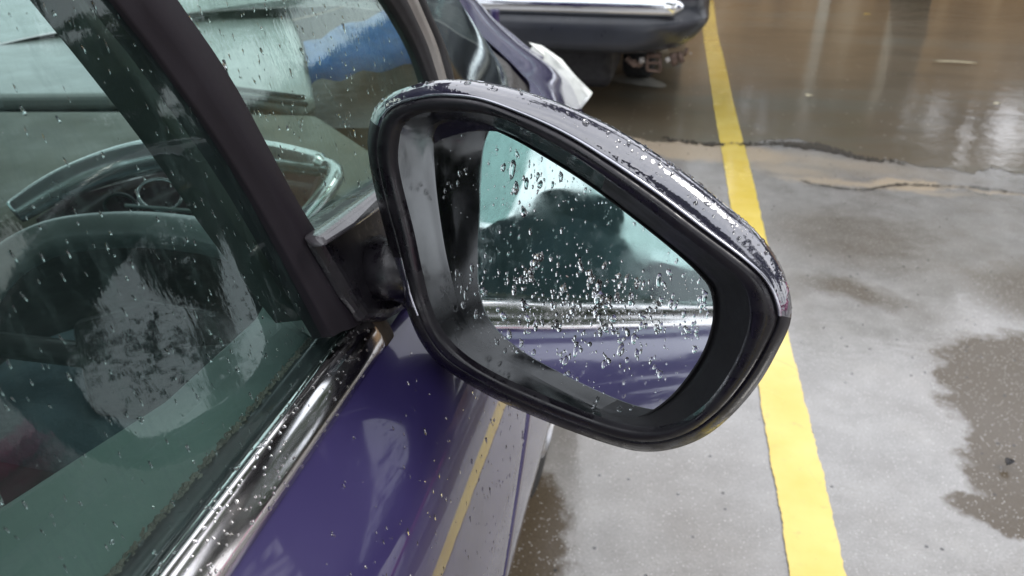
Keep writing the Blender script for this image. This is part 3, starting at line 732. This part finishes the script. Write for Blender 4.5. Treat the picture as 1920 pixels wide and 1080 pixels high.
loops = [[s-MN*.004-unit(s-Oc)*.002 for s in S0], [s-MN*.001 for s in S0], [s+(o-s)*.06+unit(s-Oc)*.0012 for s, o in zip(S0, O_)], [s+(o-s)*.25+unit(s-Oc)*.0042 for s, o in zip(S0, O_)], Sm, [s+(o-s)*.8+unit(s-Oc)*.0042 for s, o in zip(S0, O_)], O_]
for sc, dp in ((.97, .012), (.91, .026), (.80, .043), (.62, .060), (.40, .072), (.18, .077), (.02, .078)):
    loops.append([Oc+(p-Oc)*sc+vd*dp for p in O_])
cap = cp('wing_mirror', loft(loops, True), CAPM)
cap.data.materials.append(BLACK)
mi = np.zeros(len(cap.data.polygons), dtype=np.int32)
NP = len(OUT)
for k in range(len(mi)):
    lay, j = divmod(k, NP)
    if lay < len(loops)-1 and lay < 8 and (OUT[j][1] > 585 or (OUT[j][0] < 745 and OUT[j][1] > 235)): mi[k] = 1
cap.data.polygons.foreach_set('material_index', mi)
cap['label'] = 'glossy dark purple wing mirror housing beaded with rain'
# bezel: from the seam over a ridge to the lip
def mid(a, b, u, add=0): return [p+(q-p)*u+MN*add for p, q in zip(a, b)]
bz = [[s-MN*.008 for s in S1], S1, mid(S1, R0, .35, .0022), mid(S1, R0, .8, .001), R0, mid(R0, L0, .5, .0012), mid(R0, L0, .85, .0004), L0, L1]
cp('mirror_bezel', loft(bz, True), BLACK, cap)
# sky highlight bead in the seam
iw_ = 0
iw = [L1, mid(L1, G0, .12, -.0006), mid(L1, G0, .35, -.0012), mid(L1, G0, .62, -.0012), mid(L1, G0, .78, -.0008), mid(L1, G0, .80, -.0045), mid(L1, G0, .97, -.004), [p-MN*.004 for p in G0]]
wl_ = cp('mirror_inner_wall', loft(iw, True), INNER, cap)
wl_.data.materials.append(MATTE)
wl_.data.polygons.foreach_set('material_index', np.array([1 if LIP[k % NP][0] > 1130 else 0 for k in range(len(wl_.data.polygons))], dtype=np.int32))
# glass edge and glass
Gi = [Gc+(p-Gc)*1.004+MN*.0004 for p in G0]
mg_l = [[Gc+(p-Gc)*k for p in Gi] for k in (1., .75, .5, .25, .01)]
mg = cp('mirror_glass', loft(mg_l, True), MIRR, cap)
ed = [[Gc+(p-Gc)*1.022-MN*.003 for p in G0], [Gc+(p-Gc)*1.018+MN*.0012 for p in G0], [Gc+(p-Gc)*1.006+MN*.0016 for p in G0], [Gc+(p-Gc)*1.0035+MN*.0002 for p in G0]]
cp('mirror_glass_rim', loft(ed, True), MATTE, cap)
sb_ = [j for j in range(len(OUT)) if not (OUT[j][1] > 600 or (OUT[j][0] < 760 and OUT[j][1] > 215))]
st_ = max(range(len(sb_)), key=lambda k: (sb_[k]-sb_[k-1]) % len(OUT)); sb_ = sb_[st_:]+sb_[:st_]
cp('seam_highlight', loft([[p+unit(p-Oc)*.0012*math.cos(a)+MN*.0012*math.sin(a) for p in [S0[j]+(O_[j]-S0[j])*.02 for j in sb_]] for a in np.linspace(0, 2*math.pi, 9)], False), simple('bright_seam_highlight', (.5, .5, .55), .15, metal=.9, bumps=0., var=.1), cap)  # bright metal bead added as the sky highlight along the cap edge
# rain beads on the glass, the cap and the bezel
from math import hypot
GLn = np.array(GL)
def inside(x, y, poly):
    c = False; j = len(poly)-1
    for i in range(len(poly)):
        xi, yi = poly[i]; xj, yj = poly[j]
        if (yi > y) != (yj > y) and x < (xj-xi)*(y-yi)/(yj-yi)+xi: c = not c
        j = i
    return c
GLs = [(1086+(x-1086)*.97, 505+(y-505)*.97) for x, y in GL]
pts = []; down = unit(np.array([0, 0, -1.])-MN*(np.array([0, 0, -1.])@MN))
while len(pts) < 950:
    x = random.uniform(815, 1340); y = random.uniform(235, 780)
    if not inside(x, y, GLs): continue
    dens = .12+.95*math.exp(-((y-560)/60)**2)+.3*math.exp(-((y-640)/90)**2) + (.35 if (x < 1150 and y < 400) else 0)
    if x < 930: dens *= .45
    if random.random() > dens: continue
    r = min(.0034, .00044*math.exp(random.gauss(0, .72)))
    if y > 480 and random.random() < .14: r = random.uniform(.0010, .0022)
    pts.append((mpx(x, y, .0004), MN, r, down*r*random.uniform(0, 1.6)))
    if r > .0012:
        for q in range(random.randrange(1, 4)):
            pts.append((mpx(x+random.gauss(0, 9), y+random.gauss(0, 8), .0004), MN, r*random.uniform(.3, .8), down*r*random.uniform(0, .8)))
drops('raindrops', pts, WATER, cap); bpy.data.objects[-1] if False else None
RD = [o for o in COL.objects if o.name.startswith('raindrops')][-1]
def shift(o, par): o.location = -np.array([-.95, .4, 0])  # children of the car tree share its origin
shift(RD, cap)
# cap beads
pts = []
for i in range(1300):
    j = random.randrange(260); k = random.choice((3, 4, 5, 6, 7))
    u = random.random(); a, b = loops[k][j], loops[k+1][j]; c = loops[k][(j+1) % 260]
    p = a+(b-a)*u; nn = np.cross(c-a, b-a); nn = unit(nn)
    if nn@(p-Oc) < 0: nn = -nn
    if nn[2] < .15: continue
    pts.append((p, nn, min(.0022, .0006*math.exp(random.gauss(0, .55))), None))
drops('raindrops', pts, WATER, cap); shift([o for o in COL.objects if o.name.startswith('raindrops')][-1], cap)

# mounting base and arm
q_ = [(590, 442), (722, 350), (800, 300), (800, 560), (735, 600), (690, 600), (660, 560)]
mb = cp('mirror_mount', slab([wpx(x, y, .018) for x, y in q_][::-1], WN, .04), BLACK, cap, smooth=False); mod_bevel(mb, .008, 4)
lg = [wpx(592, 441, .020), wpx(720, 348, .024), wpx(735, 380, .030), wpx(672, 425, .030), wpx(612, 463, .028)]
o = cp('mount_ledge', slab(lg[::-1], WN, .012), simple('grey_black_ledge_plastic', (.05, .046, .052), .28, coat=.8, coat_rough=.12, var=.2, vs=30), cap, smooth=False); mod_bevel(o, .004, 3)
arm = catmull([wpx(690, 500, 0), on(735, 505, (0, .445, 0), (0, 1, 0)), on(765, 512, (0, .455, 0), (0, 1, 0)), on(790, 520, (0, .475, 0), (0, 1, 0))], 14)
cp('mirror_arm', tube(arm, .024, 16, taper=[1.1-.2*math.sin(i/13*3.14) for i in range(14)]), BLACK, cap)
sk = [wpx(600, 470, .012), wpx(668, 440, .014), wpx(700, 600, .012), wpx(688, 604, .01)]

# beads along the chrome and on the paint and windows
pts = []
for i in range(420):
    y = random.uniform(.02, .43); s = belt_section(y); k = random.randrange(2, 7); u = random.random()
    p = s[k]+(s[k+1]-s[k])*u; nn = np.array([-(s[k+1]-s[k])[2], 0, (s[k+1]-s[k])[0]]); nn = unit(nn)
    if nn@(p-np.array([-.2, y, 1.012])) < 0: nn = -nn
    pts.append((p, nn, random.uniform(.0004, .0013), None))
drops('raindrops', pts, WATER, bm); shift([o for o in COL.objects if o.name.startswith('raindrops')][-1], bm)
pts = []
for i in range(900):
    z = .60+.40*random.random()**.6; y = random.uniform(.12, shut(z)-.01); e = .002
    s_ = (flank(z+e)-flank(z-e))/(2*e); nn = unit([1, 0, -s_])
    pts.append((np.array([flank(z), y, z]), nn, min(.0017, .00045*math.exp(random.gauss(0, .55))), np.array([0, 0, -1.])*random.choice((0, .0006, .0012, .003))))
drops('raindrops', pts, WATER, DOOR); shift([o for o in COL.objects if o.name.startswith('raindrops')][-1], DOOR)
pts = []
for i in range(700):
    y = random.uniform(.05, .40); z = random.uniform(1.03, 1.27)
    u = (z-1.012)/(ZT-1.012); p = wyz(y, z, -.006+.006*math.sin(math.pi*u))
    pts.append((p, WN, min(.0015, .00035*math.exp(random.gauss(0, .6))), np.array([0, random.uniform(0, .35), -1.])*random.uniform(.0, .0028)))
for i in range(420):
    x = random.uniform(340, 760); y = random.uniform(0, 420)
    if x < 312+(y/592)*372+14: continue
    if y > 452-(x-585)*.73-14: continue
    pts.append((wpx(x, y, -.006), WN, min(.0015, .0004*math.exp(random.gauss(0, .6))), np.array([0, random.uniform(0, .35), -1.])*random.uniform(.0, .0028)))
drops('raindrops', pts, WATER, sw); shift([o for o in COL.objects if o.name.startswith('raindrops')][-1], sw)

# blue shape added on the dash in place of the bonnet seen through the glass
CL = simple('blue_bonnet_stand_in', (.012, .085, .26), .8, var=.4, vs=14, bumps=.5, bs=120, bd=.003)
up_ = catmull([onz(568, 88, 1.0), onz(620, 60, 1.0), onz(690, 32, 1.0), onz(760, 10, 1.0)], 20)
lw_ = catmull([onz(578, 128, .985), onz(640, 118, .985), onz(710, 104, .985), onz(790, 96, .985)], 20)
lo_ = []
for j in range(9):
    u = j/8; lo_.append([a+(b-a)*u+np.array([0, 0, .022*math.sin(math.pi*u)+.006*math.sin(i*.9+j*.7)]) for i, (a, b) in enumerate(zip(up_, lw_))])
lo_ = [[p-np.array([0, 0, .03]) for p in lo_[0]]]+lo_+[[p-np.array([0, 0, .03]) for p in lo_[-1]]]
c0 = sum(lo_[4])/20
V, Fs = loft(lo_, False, flip=True)
o = mk('bonnet_stand_in', [v-c0 for v in V], Fs, CL); o.location = c0
tag(o, 'added blue shape standing in for the bonnet, seen through the front quarter window', 'bonnet_stand_in')
# purple post behind the bonnet
pb = onz(928, 150, 0)
PB = ony(928, 60, 3.25)
post = empty('marker_post', 'slim purple post standing between the purple bonnet and the chrome-trimmed bumper', 'post', loc=(PB[0], 3.25, 0))
mk('post_shaft', *loft([[np.array([.020*math.cos(a), .02*math.sin(a), z]) for a in np.linspace(0, 6.2832, 16, endpoint=False)] for z in (0, .3, .6, .84, .85)], True, False, True), PAINT, post)
mk('post_foot', *loft([[np.array([.05*math.cos(a), .05*math.sin(a), z]) for a in np.linspace(0, 6.2832, 20, endpoint=False)] for z in (0, .015)], True, True, True), RUST, post, smooth=False)

# ------------------------------------------------------------------ the dark SUV opposite
YS = 4.55
xr = ony(1338, 0, YS)[0]; SW = 1.86; xl = xr-SW; xc = (xr+xl)/2
suv = empty('parked_suv', 'dark car facing this way with a chrome strip along its black bumper', 'car', loc=(xc, YS, 0))
def sp(name, VF, mat, parent=None, smooth=True):
    V = [np.asarray(v, float)-np.array([xc, YS, 0]) for v in VF[0]]
    return mk(name, V, VF[1], mat, parent or suv, smooth)
ZB = ony(1180, 100, YS)[2]+.03
def plan(y_in, hw, rc, z, n=14):
    """front outline in plan from right side back, round the corner, across the face, to the left"""
    P = []
    for s in (1, -1):
        c = []
        for k in range(n+1):
            a = k/n*math.pi/2; c.append(np.array([xc+s*(hw-rc+rc*math.cos(a)), YS+y_in+rc-rc*math.sin(a)*1.0, z]))
        c = [np.array([xc+s*hw, YS+1.1, z])]+c
        P += c if s == 1 else c[::-1]
    return P
zc0, zc1 = ony(1271, 34, YS)[2], ony(1271, -6, YS)[2]
YQ = YS+.12
_e = [(1200, 101), (1252, 99), (1284, 92), (1306, 78), (1322, 60)]
_e = [(ony(a, b, YQ)[0]-xc, ony(a, b, YQ)[2]) for a, b in _e]
rows = [(.30, _e[0][0]-.10, .28, _e[0][1]+.01), (.10, _e[0][0], .30, _e[0][1]), (.04, _e[1][0], .32, _e[1][1]), (.015, _e[2][0], .34, _e[2][1]), (.005, _e[3][0], .36, _e[3][1]), (0, _e[4][0], .36, _e[4][1]), (.0, .928, .34, zc0-.05), (.012, .93, .34, zc0-.02), (.04, .925, .33, zc0-.006), (.045, .925, .33, zc1+.02), (.015, .93, .34, zc1+.05), (.02, .93, .34, zc1+.16), (.08, .92, .34, zc1+.22)]
LL = [plan(a, b, c, z) for a, b, c, z in rows]
bumper = sp('front_bumper', loft(LL, False), SUVBLACK)
xe = ony(1281, 12, YS)[0]
cv = []
for x in np.linspace(2*xc-xe, xe, 30):
    e = min(x-(2*xc-xe), xe-x); k = 1-max(0, 1-e/.05)**2*.75
    zc = (zc0+zc1)/2; hz = (zc1-zc0)/2*k
    cv.append([np.array([x, YS+.03-.035*math.cos(a)*k, zc+hz*math.sin(a)]) for a in np.linspace(0, 2*math.pi, 14, endpoint=False)])
sp('chrome_bumper_strip', loft(cv, True, True, True, flip=True), CHROME2)
# body above: grille, bonnet, windscreen, lamps, roof, rear
zg = zc1+.22
body = [[(1.1, .93, zg)], ]
LB = [plan(.08, .92, .34, zg), plan(.12, .90, .34, zg+.14), plan(.30, .84, .30, zg+.26)]
sp('body_shell', loft(LB, False), SUVPAINT)
hood = []
for y, z, w in ((.30, zg+.262, .70), (.7, zg+.31, .82), (1.1, zg+.35, .88)):
    hood.append([np.array([xc+u*w, YS+y+.06*(1-u*u)*0, z-.04*u*u]) for u in np.linspace(-1, 1, 14)])
sp('bonnet', loft(hood, False), SUVPAINT)
zz = zg+.35
sp('windscreen', loft([[np.array([xc+u*w, YS+y-.1*(1-u*u), z]) for u in np.linspace(-1, 1, 12)] for y, z, w in ((1.2, zz, .80), (1.75, zz+.5, .66))], False), thin_glass('suv_glass', (.3, .33, .33), spec=.03))
sp('roof', loft([[np.array([xc+u*w, YS+y, z-.05*u*u]) for u in np.linspace(-1, 1, 12)] for y, z, w in ((1.75, zz+.5, .66), (2.6, zz+.55, .68), (4.0, zz+.48, .64), (4.5, zz, .80), (4.55, .35, .85))], False), SUVPAINT)
for s in (1, -1):
    sp('side_panel', loft([[np.array([xc+s*x, YS+y, z]) for y in np.linspace(1.1, 4.5, 20)] for x, z in ((.86, .35), (.93, .6), (.92, .9), (.86, zz), (.68, zz+.48))], False, flip=(s < 0)), SUVPAINT)
    hl_ = slab([np.array([xc+s*a, YS+b, z]) for a, b, z in ((.55, .115, zg+.05), (.80, .19, zg+.06), (.82, .26, zg+.15), (.60, .16, zg+.15))][::s], (0, -1, .2), .04)
    o = sp('headlight', hl_, LAMP, smooth=False); mod_bevel(o, .01)
    for yy in (1.5, 3.7):
        w = sp('wheel', loft([[np.array([xc+s*(.60-b), YS+yy+a*math.cos(q), .36+a*math.sin(q)]) for q in np.linspace(0, 6.2832, 28, endpoint=False)] for a, b in ((.2, 0), (.33, 0), (.36, .03), (.36, .2), (.33, .23), (.02, .23))], True), TYRE)
        sp('rim', loft([[np.array([xc+s*(.60-b), YS+yy+a*math.cos(q), .36+a*math.sin(q)]) for q in np.linspace(0, 6.2832, 28, endpoint=False)] for a, b in ((.2, 0), (.18, .03), (.03, .02))], True, False, True), ALLOY, w)
for k in range(4): sp('grille_bar', box((xc, YS+.115, zg+.045+k*.03), (.95, .02, .012)), CHROME2, smooth=False)
sp('underbody', box((xc, YS+2.4, .46), (1.5, 3.8, .12)), MATTE, smooth=False)
xu = ony(1150, 130, YS+.45)[0]; o = sp('engine_undertray', box(((xl+.25+xu)/2, YS+.75, .30), (xu-xl-.25, .9, .28)), MATTE, smooth=False); mod_bevel(o, .06, 4)
# rusty recovery hook, bracket and clips hanging under the corner
def hang(x, y, Y=YS+.16): return ony(x, y, Y)
br = [join([tube([hang(1175, 108), hang(1190, 122), hang(1205, 118)], .018, 8), tube([hang(1188, 112), hang(1200, 126)], .012, 8)]),
      join([tube([hang(1213, 104), hang(1214, 132)], .012, 6), tube([hang(1214, 132), hang(1238, 134)], .010, 6), tube([hang(1238, 134), hang(1238, 108)], .012, 6), tube([hang(1213, 104), hang(1240, 104)], .016, 6), tube([hang(1213, 118), hang(1236, 118)], .010, 6)]),
      join([tube([hang(1262, 100), hang(1266, 122)], .022, 8), tube([hang(1274, 98), hang(1279, 117)], .016, 8), tube([hang(1288, 90), hang(1284, 104)], .010, 8)])]
for VF in br: sp('rusty_bracket', VF, RUST)
for a, b, r in (((1165, 91), (1172, 91), .012), ((1203, 108), (1204, 118), .016), ((1206, 92), (1207, 98), .014), ((1250, 108), (1254, 116), .014), ((1294, 100), (1296, 101), .007)):
    sp('grey_clip', tube([hang(*a, YS+.14), hang(*b, YS+.14)], r, 8), PALEMET)

# pale patch painted on the wet ground as a bright reflection
STREAK = simple('pale_reflection', (.34, .33, .29), .4, coat=1., var=.15)
sheet('pale_reflection_patch', [onz(x, y, 0) for x, y in ((1136, 146), (1160, 141), (1200, 142), (1230, 152), (1250, 162), (1236, 166), (1200, 162), (1155, 155))], .008, STREAK, jit=.004)
LEAFM = simple('dry_leaf', (.55, .50, .34), .6); LEAFY = simple('yellow_leaf', (.7, .52, .05), .6)
def leaf(x, y, L_, ang, mat, label, w=.18):
    c = onz(x, y, 0); lo_ = []
    for u in np.linspace(0, 1, 9):
        ww = w*math.sin(math.pi*u)**.7*L_; d = np.array([math.cos(ang), math.sin(ang), 0]); e = np.array([-d[1], d[0], 0])
        b = d*(u-.5)*L_; zc = .016+.006*math.sin(math.pi*u)
        lo_.append([b+e*ww*v+np.array([0, 0, zc+.004*abs(v)]) for v in (-1, -.5, 0, .5, 1)])
    V, Fs = loft(lo_, False); V2 = [v+np.array([0, 0, -.0015]) for v in V]; k = len(V)
    o = mk('fallen_leaf', V+V2, Fs+[tuple(i+k for i in f)[::-1] for f in Fs], mat); o.location = (c[0], c[1], 0)
    return tag(o, label, 'leaf')
leaf(1790, 121, .34, -.05, LEAFM, 'long thin straw-coloured leaf floating on the brown puddle', .06)
leaf(1625, 30, .08, .3, LEAFY, 'small bright yellow leaf on the puddle near the top edge')
leaf(1516, 184, .06, 1., LEAFM, 'small round pale leaf on the dark puddle right of the yellow line', .45)
leaf(1868, 200*1.0, .05, .2, LEAFM, 'tiny pale scrap at the right side of the puddle', .4)
leaf(1888, 877, .03, .9, MATTE, 'small curled dark leaf on the brown reflection patch at lower right', .35)

# ------------------------------------------------------------------ surroundings (seen as reflections in water, paint and mirror)
WALLM = NT('stained_tan_wall'); WALLM.set(Base_Color=WALLM.ramp(WALLM.noise(1.2, 6, .65, stretch=(1.6, 1.6, .25)), [(.3, (.16, .09, .045)), (.52, (.38, .24, .12)), (.72, (.60, .46, .30))]), Roughness=.85, Normal=WALLM.bump(WALLM.noise(10, 4), .4, .02)); WALLM = WALLM.m
wall = empty('boundary_wall', 'tan stained boundary wall with pale piers across the yard', 'wall', loc=(2, 14.2, 0))
mk('wall_body', *box((0, 0, .95), (26, .25, 1.9)), WALLM, wall, smooth=False)
mk('coping', *box((0, 0, 1.95), (26.2, .36, .12)), simple('grey_coping', (.3, .29, .27), .8), wall, smooth=False)
PIER = simple('pale_pier_render', (.55, .50, .40), .8, var=.2)
for i in range(13): mk('pier', *box((-12+i*2.0+random.uniform(-.6, .6), -.2, 1.1), (random.uniform(.08, .2), .3, 2.2)), PIER, wall, smooth=False)
LEAF = NT('tree_leaves'); LEAF.set(Base_Color=LEAF.ramp(LEAF.noise(1.4, 3), [(.3, (.028, .055, .018)), (.7, (.075, .12, .035))]), Roughness=.55); LEAF = LEAF.m
BARK = simple('tree_bark', (.10, .08, .06), .9, bumps=.6, bs=20, bd=.02)
def tree(x, y, H, Rr, label, nl=2600, lo=.42, lean=(0., 0.)):
    root = empty('tree', label, 'tree', 'trees around the parking yard', (x, y, 0))
    tk = [np.array([.1*math.sin(i), .1*math.cos(i*1.3), H*.62*i/6]) for i in range(7)]
    parts = [tube(tk, .24, 10, taper=[1.2, 1, .9, .8, .7, .6, .4])]
    cl = []
    for k in range(11):
        a = random.random()*6.28; h = random.uniform(lo, .95)*H; rr = Rr*random.uniform(.2, .85)*(1.15-abs(h/H-.65))
        e = np.array([math.cos(a)*rr+lean[0]*(h/H)**2, math.sin(a)*rr+lean[1]*(h/H)**2, h]); cl.append(e)
        parts.append(tube([tk[3], (tk[4]+e)/2+np.array([0, 0, .1]), e], .07, 6, taper=[1.2, .7, .3]))
    mk('trunk', *join(parts), BARK, root)
    V = []; Fs = []
    for i in range(nl):
        c = random.choice(cl); d = rng.normal(0, 1, 3); d = d/np.linalg.norm(d)*Rr*.42*random.random()**.45
        p = c+d*np.array([1, 1, .75]); a = unit(rng.normal(0, 1, 3)); b = unit(np.cross(a, rng.normal(0, 1, 3))); s = random.uniform(.10, .22)
        k = len(V); V += [p-a*s, p+b*s*.6, p+a*s, p-b*s*.6]; Fs.append((k, k+1, k+2, k+3))
    o = mk('crown', V, Fs, LEAF, root, smooth=False)
    return root
tree(3.2, 12.2, 5.6, 2.2, 'low rounded tree in front of the tan wall')
tree(6.3, 17.6, 7.4, 3.0, 'broad leafy tree behind the wall at right')
tree(-3.5, 17.5, 8.0, 3.6, 'broad leafy tree behind the wall at left')
tree(1.2, 17.8, 6.8, 3.4, 'rounded tree behind the middle of the wall')
tree(7.6, 7.4, 3.9, 2.0, 'squat dark bushy tree at the right of the yard')
tree(9.6, 5.2, 4.4, 2.3, 'spreading low tree right of the squat bushy one')
tree(10.5, 1.5, 5.0, 2.4, 'leafy tree level with the purple car at far right')
tree(7.5, -6.5, 7.0, 3.2, 'leafy tree behind the camera at right')
tree(1.9, -7.2, 7.8, 2.5, 'broad leafy tree added close behind the camera to darken reflections', 3600)  # unseen tree added to block sky from the mirror and window reflections
tree(4.6, -5.8, 3.9, 2.0, 'low bushy tree behind the camera')
tree(-9.0, 6.0, 7.5, 3.4, 'leafy tree left of the parked cars')
tree(6.6, 6.2, 9.5, 2.2, 'tall tree with a high crown right of the yard', lo=.66)
tree(4.9, 5.6, 8.5, 2.2, 'leaning tree whose branches overhang the parking bay', 1900, lo=.70, lean=(-4.6, -1.4))
tree(4.2, 19.0, 7.8, 3.0, 'tree in the gap behind the tan wall')
tree(7.6, -1.8, 7.5, 2.8, 'bushy tree added at right for the mirror glass to reflect')  # unseen tree added to darken what the mirror glass and bezel reflect
tree(10.0, 18.5, 9.0, 3.4, 'tall tree beyond the right end of the tan wall')
